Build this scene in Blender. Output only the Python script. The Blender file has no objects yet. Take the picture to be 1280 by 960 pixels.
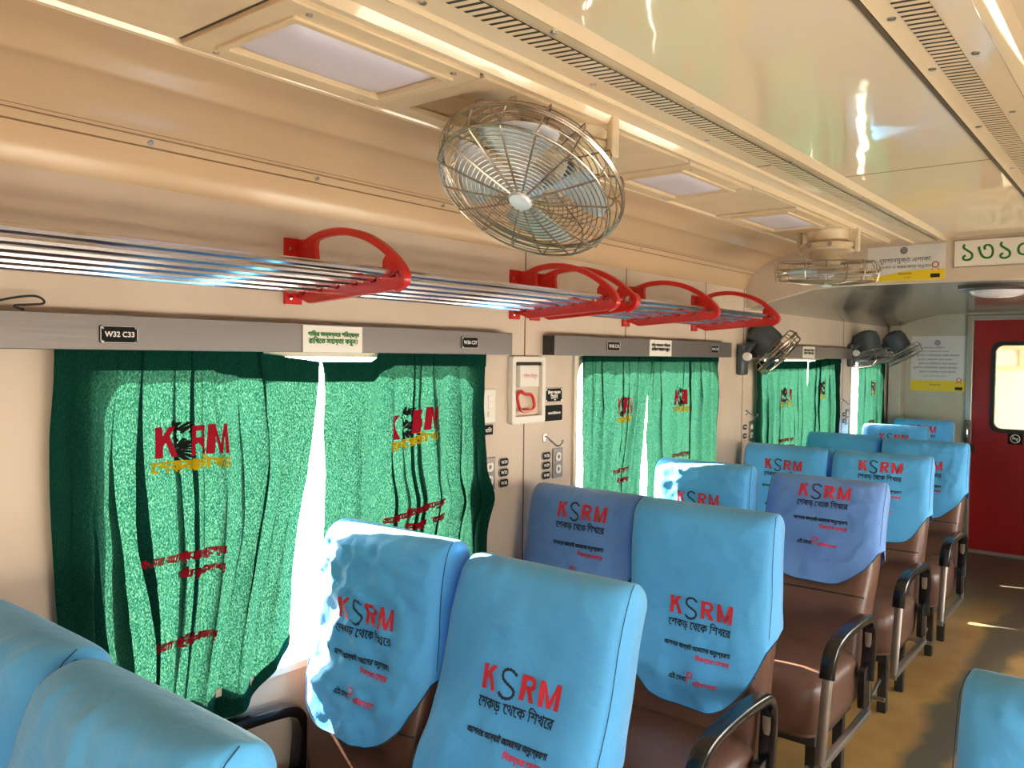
import bpy, bmesh, math, random
import numpy as np
from mathutils import Vector, Matrix, noise
from mathutils.geometry import delaunay_2d_cdt, interpolate_bezier
S = bpy.context.scene
COL = S.collection
PI = math.pi
rnd = random.Random(7)

# ------------------------------------------------------------------ camera
YAW, PIT, ROLL = 0.674762, -0.0345028, 0.0108327
fw = Vector((-math.sin(YAW)*math.cos(PIT), math.cos(YAW)*math.cos(PIT), math.sin(PIT)))
rt = Vector((math.cos(YAW), math.sin(YAW), 0)); up = rt.cross(fw)
rt, up = rt*math.cos(ROLL)+up*math.sin(ROLL), -rt*math.sin(ROLL)+up*math.cos(ROLL)
cd = bpy.data.cameras.new('camera'); cam = bpy.data.objects.new('camera', cd); COL.objects.link(cam)
m = Matrix((rt, up, -fw)).transposed().to_4x4(); m.translation = (0, 0, 1.68)
cam.matrix_world = m
cd.sensor_width = 36; cd.lens = 36*1025.25/1280; cd.clip_start = 0.02
S.camera = cam
# ------------------------------------------------------------------ view, sky, sun
S.view_settings.view_transform = 'Standard'; S.view_settings.look = 'None'
S.view_settings.exposure = 0.15; S.view_settings.gamma = 1; S.view_settings.use_curve_mapping = False
S.cycles.max_bounces = 16; S.cycles.diffuse_bounces = 8; S.cycles.glossy_bounces = 6
S.cycles.transparent_max_bounces = 16; S.cycles.transmission_bounces = 8
S.cycles.sample_clamp_indirect = 12
W = bpy.data.worlds.new('sky'); S.world = W; W.use_nodes = True
wn = W.node_tree; bg = wn.nodes['Background']
tc = wn.nodes.new('ShaderNodeTexCoord'); sp = wn.nodes.new('ShaderNodeSeparateXYZ'); cr = wn.nodes.new('ShaderNodeValToRGB')
wn.links.new(tc.outputs['Generated'], sp.inputs[0]); wn.links.new(sp.outputs['Z'], cr.inputs[0])
cr.color_ramp.elements[0].position = 0.0; cr.color_ramp.elements[0].color = (1.0, 0.86, 0.70, 1)
cr.color_ramp.elements[1].position = 0.5; cr.color_ramp.elements[1].color = (0.86, 0.93, 1.0, 1)
wn.links.new(cr.outputs[0], bg.inputs[0]); bg.inputs[1].default_value = 15
sd = bpy.data.lights.new('sun', 'SUN'); sd.energy = 60; sd.angle = 0.01; sd.color = (1, .93, .8)
so = bpy.data.objects.new('sun', sd); COL.objects.link(so)
SUN = Vector((0.80, 0.10, -0.59)).normalized()
so.rotation_euler = SUN.to_track_quat('-Z', 'Y').to_euler()

# ------------------------------------------------------------------ materials
def nt(name):
    m = bpy.data.materials.new(name); m.use_nodes = True
    return m, m.node_tree, m.node_tree.nodes['Principled BSDF']
def mat(name, col, rough=.5, metal=0, var=0.0, vscale=4, bump=0, bscale=40, spec=.5, coat=0, stretch=None, vcol=None, sheen=0):
    m, t, b = nt(name)
    b.inputs['Roughness'].default_value = rough; b.inputs['Metallic'].default_value = metal
    b.inputs['Specular IOR Level'].default_value = spec; b.inputs['Coat Weight'].default_value = coat
    b.inputs['Base Color'].default_value = (*col, 1)
    if sheen: b.inputs['Sheen Weight'].default_value = sheen
    if var or bump:
        c = t.nodes.new('ShaderNodeTexCoord'); mp = t.nodes.new('ShaderNodeMapping'); t.links.new(c.outputs['Object'], mp.inputs[0])
        if stretch: mp.inputs['Scale'].default_value = stretch
        if var:
            n = t.nodes.new('ShaderNodeTexNoise'); n.inputs['Scale'].default_value = vscale; n.inputs['Detail'].default_value = 6
            t.links.new(mp.outputs[0], n.inputs[0])
            r = t.nodes.new('ShaderNodeValToRGB'); t.links.new(n.outputs[0], r.inputs[0])
            d = vcol or tuple(x*(1-var) for x in col)
            r.color_ramp.elements[0].position = .33; r.color_ramp.elements[0].color = (*d, 1)
            r.color_ramp.elements[1].position = .62; r.color_ramp.elements[1].color = (*col, 1)
            t.links.new(r.outputs[0], b.inputs['Base Color'])
        if bump:
            n2 = t.nodes.new('ShaderNodeTexNoise'); n2.inputs['Scale'].default_value = bscale; n2.inputs['Detail'].default_value = 3
            t.links.new(mp.outputs[0], n2.inputs[0])
            bp = t.nodes.new('ShaderNodeBump'); bp.inputs['Strength'].default_value = bump; bp.inputs['Distance'].default_value = .01
            t.links.new(n2.outputs[0], bp.inputs['Height']); t.links.new(bp.outputs[0], b.inputs['Normal'])
    return m
M = {}
M['wall'] = mat('wall_paint', (.66, .54, .43), .42, var=.13, vscale=2.5)
M['cove'] = mat('side_panel_paint', (.64, .45, .27), .22, var=.14, vscale=2.2, stretch=(1, .35, 1), bump=.06, bscale=3)
M['ceil'] = mat('ceiling_laminate', (.85, .68, .46), .05, var=.10, vscale=1.6, bump=.5, bscale=2.6, stretch=(1, .5, 1))
M['trim'] = mat('ceiling_trim_paint', (.80, .62, .40), .25, var=.12, vscale=5)
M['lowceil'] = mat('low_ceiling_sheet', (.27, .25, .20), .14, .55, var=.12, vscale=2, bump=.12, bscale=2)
M['endwall'] = mat('end_wall_paint', (.56, .53, .42), .45, var=.1)
M['dark'] = mat('recess_shade_black', (.03, .022, .015), .8)  # near-black that paints the shade inside vent slots and alarm recess
M['steel'] = mat('brushed_steel', (.26, .235, .23), .40, .8, var=.12, vscale=3, bump=.04, bscale=90, stretch=(1, .04, 1))
M['chrome'] = mat('polished_tube', (.74, .70, .74), .13, 1)
M['wire'] = mat('cage_wire', (.54, .45, .37), .25, .9, var=.3, vscale=20)
M['blade'] = mat('fan_blade', (.74, .74, .78), .4, .25)
M['cast'] = mat('fan_base_enamel', (.78, .64, .44), .35, var=.15, vscale=15)
M['red'] = mat('red_enamel', (.62, .012, .008), .30, coat=.3, var=.15, vscale=12)
M['fangrey'] = mat('grey_enamel', (.055, .07, .082), .38)
M['darkwire'] = mat('dark_wire', (.30, .27, .23), .35, .8)
M['black'] = mat('black_plastic', (.006, .006, .008), .22, coat=.2)
M['leather'] = mat('brown_leather', (.15, .070, .048), .36, var=.2, vscale=7, bump=.12, bscale=90)
M['frame'] = mat('dark_steel_frame', (.04, .037, .035), .45, .4)
M['armsteel'] = mat('armrest_steel', (.50, .45, .40), .30, .9, var=.15, vscale=8)
M['white'] = mat('white_enamel', (.80, .76, .70), .4)
M['paper'] = mat('sticker_paper', (.86, .80, .72), .5)
M['poster'] = mat('notice_board_white', (.74, .72, .72), .4)
M['yellow'] = mat('yellow_print', (.85, .62, .02), .45)
M['ink'] = mat('black_ink', (.02, .018, .018), .6)
M['redink'] = mat('red_ink', (.60, .03, .03), .6)
M['green'] = mat('green_paint', (.02, .18, .03), .5)
M['plate'] = mat('black_plate', (.008, .008, .009), .6, spec=.15)
M['platetxt'] = mat('plate_lettering', (.80, .76, .72), .5)
M['coverred'] = mat('cover_red_print', (.62, .028, .055), .75)
M['coverink'] = mat('cover_navy_print', (.012, .018, .05), .75)
M['coverpink'] = mat('cover_pink_print', (.72, .05, .14), .75)
M['door'] = mat('red_door_paint', (.36, .010, .012), .35, var=.25, vscale=2)
M['rubber'] = mat('black_rubber', (.01, .01, .01), .5)
M['doorframe'] = mat('door_frame_alloy', (.42, .40, .36), .35, .7)
M['thread'] = mat('dark_stitching', (.02, .07, .15), .8)
M['diff'] = mat('lamp_diffuser', (.74, .68, .76), .22)
M['sill'] = mat('window_frame_paint', (.74, .66, .54), .4)

def glass():
    m, t, b = nt('window_glass')
    o = t.nodes['Material Output']; tr = t.nodes.new('ShaderNodeBsdfTransparent'); gl = t.nodes.new('ShaderNodeBsdfGlossy')
    gl.inputs['Roughness'].default_value = .02; tr.inputs[0].default_value = (.95, .97, .96, 1)
    fr = t.nodes.new('ShaderNodeFresnel'); fr.inputs[0].default_value = 1.45; mx = t.nodes.new('ShaderNodeMixShader')
    ge = t.nodes.new('ShaderNodeNewGeometry'); iv = t.nodes.new('ShaderNodeMath'); iv.operation = 'SUBTRACT'; iv.inputs[0].default_value = 1; t.links.new(ge.outputs['Backfacing'], iv.inputs[1])
    mu = t.nodes.new('ShaderNodeMath'); mu.operation = 'MULTIPLY'; t.links.new(fr.outputs[0], mu.inputs[0]); t.links.new(iv.outputs[0], mu.inputs[1])
    t.links.new(mu.outputs[0], mx.inputs[0]); t.links.new(tr.outputs[0], mx.inputs[1]); t.links.new(gl.outputs[0], mx.inputs[2]); t.links.new(mx.outputs[0], o.inputs[0])
    return m
M['glass'] = glass()
def cloth(name, col, colb):
    m, t, b = nt(name)
    c = t.nodes.new('ShaderNodeTexCoord'); n = t.nodes.new('ShaderNodeTexNoise'); n.inputs['Scale'].default_value = 3; n.inputs['Detail'].default_value = 3
    t.links.new(c.outputs['Object'], n.inputs[0])
    r = t.nodes.new('ShaderNodeValToRGB'); t.links.new(n.outputs[0], r.inputs[0])
    r.color_ramp.elements[0].position = .35; r.color_ramp.elements[0].color = (*colb, 1)
    r.color_ramp.elements[1].position = .65; r.color_ramp.elements[1].color = (*col, 1)
    t.links.new(r.outputs[0], b.inputs['Base Color']); b.inputs['Roughness'].default_value = .62
    b.inputs['Sheen Weight'].default_value = .25; b.inputs['Specular IOR Level'].default_value = .3
    n2 = t.nodes.new('ShaderNodeTexNoise'); n2.inputs['Scale'].default_value = 16; n2.inputs['Detail'].default_value = 4; n2.inputs['Distortion'].default_value = 1.2
    t.links.new(c.outputs['Object'], n2.inputs[0])
    bp = t.nodes.new('ShaderNodeBump'); bp.inputs['Strength'].default_value = .35; bp.inputs['Distance'].default_value = .012
    t.links.new(n2.outputs[0], bp.inputs['Height']); t.links.new(bp.outputs[0], b.inputs['Normal'])
    return m
M['blue'] = cloth('sky_blue_cloth', (.10, .47, .96), (.08, .40, .90))
M['shaded'] = cloth('shaded_blue_cloth', (.14, .32, .78), (.11, .26, .70))  # same blue cloth, its bluer tone in shade put into the colour
def curtain_mat(name, dcol, tcol, weave=True):
    m, t, b = nt(name)
    o = t.nodes['Material Output']; d = t.nodes.new('ShaderNodeBsdfDiffuse'); tr = t.nodes.new('ShaderNodeBsdfTranslucent'); mx = t.nodes.new('ShaderNodeMixShader')
    mx.inputs[0].default_value = .6
    d.inputs[0].default_value = (*dcol, 1); tr.inputs[0].default_value = (*tcol, 1)
    if weave:
        c = t.nodes.new('ShaderNodeTexCoord'); mp = t.nodes.new('ShaderNodeMapping'); mp.inputs['Scale'].default_value = (1, 1.0, .55)
        t.links.new(c.outputs['Object'], mp.inputs[0])
        n = t.nodes.new('ShaderNodeTexNoise'); n.inputs['Scale'].default_value = 330; n.inputs['Detail'].default_value = 2
        t.links.new(mp.outputs[0], n.inputs[0])
        r = t.nodes.new('ShaderNodeValToRGB'); t.links.new(n.outputs[0], r.inputs[0])
        e = r.color_ramp.elements
        e[0].position = .38; e[0].color = (tcol[0]*.25, tcol[1]*.40, tcol[2]*.38, 1)
        e[1].position = .70; e[1].color = (min(1, tcol[0]*4.5), min(1, tcol[1]*2.0), min(1, tcol[2]*2.2), 1)
        k = e.new(.52); k.color = (*tcol, 1)
        t.links.new(r.outputs[0], tr.inputs[0])
    t.links.new(d.outputs[0], mx.inputs[1]); t.links.new(tr.outputs[0], mx.inputs[2]); t.links.new(mx.outputs[0], o.inputs[0])
    return m
M['curtain'] = curtain_mat('green_curtain_cloth', (.010, .085, .06), (.0075, .039, .0235))
M['curred'] = curtain_mat('curtain_red_print', (.75, .02, .05), (.40, .010, .030), False)
M['curyel'] = curtain_mat('curtain_yellow_print', (.95, .68, .02), (.60, .42, .004), False)
M['curblk'] = curtain_mat('curtain_dark_print', (.03, .03, .03), (.008, .007, .007), False)

def floor_mat():
    m, t, b = nt('worn_vinyl_floor')
    c = t.nodes.new('ShaderNodeTexCoord'); sx = t.nodes.new('ShaderNodeSeparateXYZ'); t.links.new(c.outputs['Object'], sx.inputs[0])
    n = t.nodes.new('ShaderNodeTexNoise'); n.inputs['Scale'].default_value = 2.6; n.inputs['Detail'].default_value = 5; t.links.new(c.outputs['Object'], n.inputs[0])
    # worn dark track along the aisle
    a = t.nodes.new('ShaderNodeMath'); a.operation = 'ADD'; a.inputs[1].default_value = .72; t.links.new(sx.outputs['X'], a.inputs[0])
    nz = t.nodes.new('ShaderNodeMath'); nz.operation = 'MULTIPLY_ADD'; nz.inputs[1].default_value = .34; nz.inputs[2].default_value = -.17; t.links.new(n.outputs[0], nz.inputs[0])
    a2 = t.nodes.new('ShaderNodeMath'); a2.operation = 'ADD'; t.links.new(a.outputs[0], a2.inputs[0]); t.links.new(nz.outputs[0], a2.inputs[1])
    ab = t.nodes.new('ShaderNodeMath'); ab.operation = 'ABSOLUTE'; t.links.new(a2.outputs[0], ab.inputs[0])
    r = t.nodes.new('ShaderNodeMapRange'); r.inputs[1].default_value = .08; r.inputs[2].default_value = .15; r.inputs[3].default_value = 1; r.inputs[4].default_value = 0; t.links.new(ab.outputs[0], r.inputs[0])
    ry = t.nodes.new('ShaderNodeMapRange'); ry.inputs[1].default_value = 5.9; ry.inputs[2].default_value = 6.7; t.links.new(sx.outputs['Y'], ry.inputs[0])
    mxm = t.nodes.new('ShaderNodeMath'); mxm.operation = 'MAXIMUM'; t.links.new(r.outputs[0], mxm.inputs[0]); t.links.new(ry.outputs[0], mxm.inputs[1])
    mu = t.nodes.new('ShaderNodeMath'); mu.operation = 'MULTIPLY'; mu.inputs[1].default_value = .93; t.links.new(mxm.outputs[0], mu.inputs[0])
    r2 = t.nodes.new('ShaderNodeValToRGB'); t.links.new(n.outputs[0], r2.inputs[0])
    r2.color_ramp.elements[0].position = .35; r2.color_ramp.elements[0].color = (.33, .17, .05, 1)
    r2.color_ramp.elements[1].position = .65; r2.color_ramp.elements[1].color = (.50, .28, .09, 1)
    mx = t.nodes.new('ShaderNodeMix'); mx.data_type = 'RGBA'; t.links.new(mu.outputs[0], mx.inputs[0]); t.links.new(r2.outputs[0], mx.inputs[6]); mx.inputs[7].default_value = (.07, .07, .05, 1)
    t.links.new(mx.outputs[2], b.inputs['Base Color']); b.inputs['Roughness'].default_value = .32
    return m
M['floor'] = floor_mat()

# ------------------------------------------------------------------ mesh helpers
class MB:
    def __init__(s): s.v = []; s.f = []
    def add(s, vs, fs):
        k = len(s.v); s.v += [Vector(p) for p in vs]; s.f += [tuple(i+k for i in f) for f in fs]; return s
    def box(s, a, b):
        x0, y0, z0 = a; x1, y1, z1 = b
        return s.add([(x0,y0,z0),(x1,y0,z0),(x1,y1,z0),(x0,y1,z0),(x0,y0,z1),(x1,y0,z1),(x1,y1,z1),(x0,y1,z1)],
                     [(0,3,2,1),(4,5,6,7),(0,1,5,4),(1,2,6,5),(2,3,7,6),(3,0,4,7)])
    def tube(s, pts, r, n=6, closed=False, flat=1.0, side=None):
        pts = [Vector(p) for p in pts]; N = len(pts); rings = []
        prev = None
        for i, p in enumerate(pts):
            if closed: d = pts[(i+1) % N]-pts[i-1]
            else: d = pts[min(i+1, N-1)]-pts[max(i-1, 0)]
            d.normalize()
            if side is not None: u = Vector(side)
            elif prev is None: u = d.orthogonal().normalized()
            else:
                u = prev-d*prev.dot(d)
                u = u.normalized() if u.length > 1e-6 else d.orthogonal().normalized()
            prev = u; w = d.cross(u).normalized()
            rings.append([p+u*(r*math.cos(2*PI*k/n))+w*(r*flat*math.sin(2*PI*k/n)) for k in range(n)])
        vs = [q for rg in rings for q in rg]; fs = []
        for i in range(N if closed else N-1):
            j = (i+1) % N
            for k in range(n): fs.append((i*n+k, i*n+(k+1) % n, j*n+(k+1) % n, j*n+k))
        if not closed: fs += [tuple(range(n-1, -1, -1)), tuple((N-1)*n+k for k in range(n))]
        return s.add(vs, fs)
    def sweep(s, pts, hs, hn, side, n=10, e=4.0):
        """rounded-rectangle section swept along pts; hs half width along side, hn half thickness"""
        pts = [Vector(p) for p in pts]; N = len(pts); sd = Vector(side); rings = []
        for i, p in enumerate(pts):
            d = (pts[min(i+1, N-1)]-pts[max(i-1, 0)]).normalized(); w = d.cross(sd).normalized(); rg = []
            for k in range(n):
                a = 2*PI*(k+.5)/n; c, q = math.cos(a), math.sin(a)
                rg.append(p+sd*(hs*math.copysign(abs(c)**(2/e), c))+w*(hn*math.copysign(abs(q)**(2/e), q)))
            rings.append(rg)
        return s.loft(rings, True)
    def loft(s, rings, caps=False):
        n = len(rings[0]); vs = [q for rg in rings for q in rg]; fs = []
        for i in range(len(rings)-1):
            for k in range(n): fs.append((i*n+k, i*n+(k+1) % n, (i+1)*n+(k+1) % n, (i+1)*n+k))
        if caps: fs += [tuple(range(n-1, -1, -1)), tuple((len(rings)-1)*n+k for k in range(n))]
        return s.add(vs, fs)
    def lathe(s, prof, n=24, mt=None):
        vs = []; fs = []; L = len(prof)
        for r, z in prof:
            for k in range(n):
                a = 2*PI*k/n; vs.append(Vector((r*math.cos(a), r*math.sin(a), z)))
        for i in range(L-1):
            for k in range(n): fs.append((i*n+k, i*n+(k+1) % n, (i+1)*n+(k+1) % n, (i+1)*n+k))
        fs += [tuple(range(n-1, -1, -1)), tuple((L-1)*n+k for k in range(n))]
        if mt is not None: vs = [mt @ v for v in vs]
        return s.add(vs, fs)
    def prism(s, poly, ax, a, b):
        """poly in the two other axes (order x,y,z without ax), extruded from a to b along ax"""
        def P(p, w):
            q = list(p); q.insert(ax, w); return tuple(q)
        n = len(poly)
        return s.add([P(p, a) for p in poly]+[P(p, b) for p in poly],
                     [tuple(range(n-1, -1, -1)), tuple(range(n, 2*n))]+[(k, (k+1) % n, n+(k+1) % n, n+k) for k in range(n)])
    def strip(s, prof, y0, y1, ny=1):
        """open profile (x,z) extruded along y"""
        n = len(prof); vs = []; fs = []
        for j in range(ny+1):
            y = y0+(y1-y0)*j/ny
            vs += [(x, y, z) for x, z in prof]
        for j in range(ny):
            for k in range(n-1): fs.append((j*n+k, j*n+k+1, (j+1)*n+k+1, (j+1)*n+k))
        return s.add(vs, fs)
    def grid(s, fn, nu, nv):
        vs = [fn(i/nu, j/nv) for j in range(nv+1) for i in range(nu+1)]; fs = []
        for j in range(nv):
            for i in range(nu):
                a = j*(nu+1)+i; fs.append((a, a+1, a+nu+2, a+nu+1))
        return s.add(vs, fs)
    def ringplate(s, outer, inner, ax, a, b):
        """plate with a hole; outer and inner loops of equal length"""
        n = len(outer)
        def P(p, w):
            q = list(p); q.insert(ax, w); return tuple(q)
        vs = [P(p, a) for p in outer]+[P(p, a) for p in inner]+[P(p, b) for p in outer]+[P(p, b) for p in inner]; fs = []
        for k in range(n):
            j = (k+1) % n
            fs += [(k, j, n+j, n+k), (2*n+k, 3*n+k, 3*n+j, 2*n+j), (k, 2*n+k, 2*n+j, j), (n+k, n+j, 3*n+j, 3*n+k)]
        return s.add(vs, fs)
    def xf(s, mt): s.v = [mt @ v for v in s.v]; return s

def mk(name, mb, mt, parent=None, smooth=35, bevel=0, label=None):
    me = bpy.data.meshes.new(name); me.from_pydata([tuple(v) for v in mb.v], [], mb.f); me.update()
    bm = bmesh.new(); bm.from_mesh(me); bmesh.ops.recalc_face_normals(bm, faces=bm.faces); bm.to_mesh(me); bm.free()
    me.materials.append(mt)
    if smooth:
        for p in me.polygons: p.use_smooth = True
        me.set_sharp_from_angle(angle=math.radians(smooth))
    o = bpy.data.objects.new(name, me); COL.objects.link(o)
    if parent: o.parent = parent
    if bevel:
        b = o.modifiers.new('bevel', 'BEVEL'); b.width = bevel; b.segments = 2; b.limit_method = 'ANGLE'
    if label: o['label'] = label
    return o
def tag(o, label, cat, group=None):
    o['label'] = label; o['category'] = cat
    if group: o['group'] = group
    return o
def thing(name, loc, label, cat, group=None):
    o = bpy.data.objects.new(name, None); COL.objects.link(o); o.location = loc; o.empty_display_size = .1
    return tag(o, label, cat, group)
def struct(name, mb, mt, parent=None, **k):
    o = mk(name, mb, mt, parent, **k)
    if not parent: o['kind'] = 'structure'
    return o
def rrect(x0, y0, x1, y1, r, n=6):
    out = []
    for cx, cy, a0 in ((x1-r, y1-r, 0), (x0+r, y1-r, PI/2), (x0+r, y0+r, PI), (x1-r, y0+r, 1.5*PI)):
        for k in range(n+1):
            a = a0+PI/2*k/n; out.append((cx+r*math.cos(a), cy+r*math.sin(a)))
    return out
def smooth_path(pts, k=6):
    P = [Vector(p) for p in pts]; out = []
    for i in range(len(P)-1):
        a, b, c, d = P[max(i-1, 0)], P[i], P[i+1], P[min(i+2, len(P)-1)]
        for j in range(k):
            t = j/k
            out.append(.5*((2*b)+(c-a)*t+(2*a-5*b+4*c-d)*t*t+(3*b-a-3*c+d)*t**3))
    out.append(P[-1]); return out

_txt = {}
def block(key, quads, w):
    v = []; f = []
    for q in quads: f.append(tuple(range(len(v), len(v)+len(q)))); v += q
    _txt[(key, 0)] = (v, f, (w, 0, 1))
block('#K', [[(0, 0), (.26, 0), (.26, 1), (0, 1)], [(.26, .40), (.38, .52), (.30, .62), (.26, .58)], [(.26, .38), (.80, 1), (.49, 1), (.26, .70)], [(.33, .56), (.58, 0), (.88, 0), (.50, .72)]], .88)
_rb = []
for k in range(8):
    a0, a1 = PI/2-PI*k/8, PI/2-PI*(k+1)/8
    _rb.append([(.46+.34*math.cos(a0), .71+.29*math.sin(a0)), (.46+.34*math.cos(a1), .71+.29*math.sin(a1)), (.44+.12*math.cos(a1), .71+.11*math.sin(a1)), (.44+.12*math.cos(a0), .71+.11*math.sin(a0))])
block('#R', [[(0, 0), (.26, 0), (.26, 1), (0, 1)], [(.26, .82), (.45, .82), (.47, 1), (.26, 1)], [(.26, .42), (.47, .42), (.45, .60), (.26, .60)], [(.30, .44), (.55, 0), (.85, 0), (.56, .46)]]+_rb, .85)
block('#M', [[(0, 0), (.25, 0), (.25, 1), (0, 1)], [(.81, 0), (1.06, 0), (1.06, 1), (.81, 1)], [(.25, 1), (.25, .58), (.44, 0), (.53, 0), (.53, .30)], [(.81, 1), (.81, .58), (.62, 0), (.53, 0), (.53, .30)]], 1.06)
def text2d(s, bold=.0):
    """triangulated lettering in the plane, left edge x=0, baseline y=0; returns verts, faces, (w, ymin, ymax)"""
    if (s, bold) in _txt: return _txt[(s, bold)]
    c = bpy.data.curves.new('lettering', 'FONT'); c.body = s; c.size = 1; c.offset = bold
    o = bpy.data.objects.new('lettering', c); COL.objects.link(o)
    dg = bpy.context.evaluated_depsgraph_get(); cu = o.to_curve(dg); loops = []
    for spl in cu.splines:
        bp = spl.bezier_points; L = []
        for k in range(len(bp)):
            a, d = bp[k], bp[(k+1) % len(bp)]
            straight = (a.handle_right-a.co).length+(d.handle_left-d.co).length < 1e-5 or a.handle_right_type == 'VECTOR' and d.handle_left_type == 'VECTOR'
            q = [a.co] if straight else interpolate_bezier(a.co, a.handle_right, d.handle_left, d.co, 5)[:-1]
            L += [(p[0], p[1]) for p in q]
        M_ = []
        for p in L:
            if not M_ or abs(p[0]-M_[-1][0])+abs(p[1]-M_[-1][1]) > 1e-5: M_.append(p)
        if len(M_) > 2: loops.append(M_)
    o.to_curve_clear(); bpy.data.objects.remove(o); bpy.data.curves.remove(c)
    pv = []; pe = []; A = []; B = []
    for L in loops:
        k0 = len(pv); n = len(L); pv += [Vector(p) for p in L]
        pe += [(k0+k, k0+(k+1) % n) for k in range(n)]
        A += L; B += L[1:]+L[:1]
    r = delaunay_2d_cdt(pv, pe, [], 0, 1e-6)
    ov, of = r[0], r[2]; A = np.array(A); B = np.array(B)
    v = [(p[0], p[1]) for p in ov]; f = []
    for t in of:                     # keep the triangles with non-zero winding
        cx = sum(v[q][0] for q in t)/3; cy = sum(v[q][1] for q in t)/3
        up_ = (A[:, 1] <= cy) & (B[:, 1] > cy); dn = (A[:, 1] > cy) & (B[:, 1] <= cy)
        side = (B[:, 0]-A[:, 0])*(cy-A[:, 1])-(cx-A[:, 0])*(B[:, 1]-A[:, 1])
        if int((up_ & (side > 0)).sum())-int((dn & (side < 0)).sum()) != 0: f.append(tuple(t))
    x0 = min(p[0] for p in v); x1 = max(p[0] for p in v)
    v = [(p[0]-x0, p[1]) for p in v]
    r = (v, f, (x1-x0, min(p[1] for p in v), max(p[1] for p in v))); _txt[(s, bold)] = r
    return r
def lay(mb, s, x, y, w=None, h=None, al='c', bold=0, fn=None, cut=0, slant=0, fat=0):
    """lay lettering at (x,y) in a plane; w or h gives its size; fn maps (x,y) to 3D"""
    v, f, (tw, y0, y1) = text2d(s, bold)
    sx = (w/tw) if w else h/(y1-y0); sy = (h/(y1-y0)) if h else sx
    ox = x-(tw*sx/2 if al == 'c' else tw*sx if al == 'r' else 0)
    v2 = [(ox+p[0]*sx, y+(p[1]-(y0+y1)/2)*sy+slant*(p[0]*sx-tw*sx/2)) for p in v]
    if cut:
        bm = bmesh.new(); bv = [bm.verts.new((p[0], p[1], 0)) for p in v2]
        for q in f:
            try: bm.faces.new([bv[i] for i in q])
            except ValueError: pass
        xa = min(p[0] for p in v2); xb = max(p[0] for p in v2); k = xa+cut
        while k < xb:
            bmesh.ops.bisect_plane(bm, geom=bm.verts[:]+bm.edges[:]+bm.faces[:], plane_co=(k, 0, 0), plane_no=(1, 0, 0)); k += cut
        k = min(p[1] for p in v2)+2*cut; yb = max(p[1] for p in v2)
        while k < yb:
            bmesh.ops.bisect_plane(bm, geom=bm.verts[:]+bm.edges[:]+bm.faces[:], plane_co=(0, k, 0), plane_no=(0, 1, 0)); k += 2*cut
        bm.verts.index_update(); v2 = [(p.co.x, p.co.y) for p in bm.verts]; f = [tuple(q.index for q in p.verts) for p in bm.faces]; bm.free()
    for dx, dy in ((0, 0),)+(((fat, 0), (0, fat), (fat, fat)) if fat else ()):
        k = (dx > 0)+2*(dy > 0); e = .0006; out = []
        for p in v2:
            q = Vector(fn(p[0]+dx, p[1]+dy))
            if k:
                nn = (Vector(fn(p[0]+dx+e, p[1]+dy))-q).cross(Vector(fn(p[0]+dx, p[1]+dy+e))-q)
                if nn.length > 1e-12: q = q+nn.normalized()*(.00022*k)
            out.append(q)
        mb.add(out, f)
def rebar_s(mb, x, y, h, fn, wide=.16):
    """the curved ribbed bar that stands for the letter S"""
    pts = smooth_path([(.30, .34, 0), (.05, .50, 0), (-.24, .42, 0), (-.26, .16, 0), (.02, -.02, 0), (.27, -.18, 0), (.22, -.42, 0), (-.06, -.50, 0), (-.32, -.34, 0)], 5)
    N = len(pts)
    for i in range(N-1):
        a, b = pts[i], pts[i+1]; d = (b-a).normalized(); nn = Vector((-d.y, d.x, 0))*(wide/2)*(1.0 if i % 2 else .72)
        b2 = a+(b-a)*.97
        q = [a+nn, b2+nn*.85, b2-nn*.85, a-nn]
        mb.add([fn(x+p.x*h*.95, y+p.y*h) for p in q], [(0, 1, 2, 3)])

# ------------------------------------------------------------------ room shell
XL, XR, XC = -2.0, 0.64, -0.68
Y0, YE = -4.4, 8.1
YH = 4.75
Z0, Z1 = 0.745, 1.692
LW = [(.88, 2.26), (2.915, 4.33), (4.93, 6.42), (6.84, 7.70)]
RW = [(-3.5, -1.95), (-1.35, .25), (.70, 2.26), (2.80, 4.33), (4.85, 6.42)]
def side_wall(name, xa, xb, wins, mt, Z1=1.692):
    b = MB(); ys = [Y0]+[q for w in wins for q in w]+[YE]
    b.box((xa, Y0, 0), (xb, YE, Z0)); b.box((xa, Y0, Z1), (xb, YE, 2.36))
    for i in range(0, len(ys), 2): b.box((xa, ys[i], Z0), (xb, ys[i+1], Z1))
    return struct(name, b, mt, smooth=0)
side_wall('wall_left', XL-.07, XL, LW, M['wall'])
ZR = 1.30                                   # unseen right windows cut low, shaped so daylight enters from below
side_wall('wall_right', XR, XR+.07, RW, M['wall'], ZR)
struct('floor', MB().box((XL-.07, Y0-.07, -.05), (XR+.07, YE+1.3, 0)), M['floor'], smooth=0)
struct('wall_back', MB().box((XL-.07, Y0-.07, 0), (XR+.07, Y0, 2.45)), M['wall'], smooth=0)
for i, (wins, x) in enumerate(((LW, XL), (RW, XR))):
    for j, (ya, yb) in enumerate(wins):
        s = -1 if x < 0 else 1; Z1 = 1.692 if x < 0 else ZR
        o = MB().ringplate(rrect(ya, Z0, yb, Z1, .002), rrect(ya+.022, Z0+.022, yb-.022, Z1-.022, .09), 0, x-s*.012, x+s*.065)
        f = struct('window_%d' % (i*4+j+1), o, M['sill'])
        mk('window_pane', MB().box((x+s*.045-.002, ya+.01, Z0+.01), (x+s*.045+.002, yb-.01, Z1-.01)), M['glass'], f, smooth=0)
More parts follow.
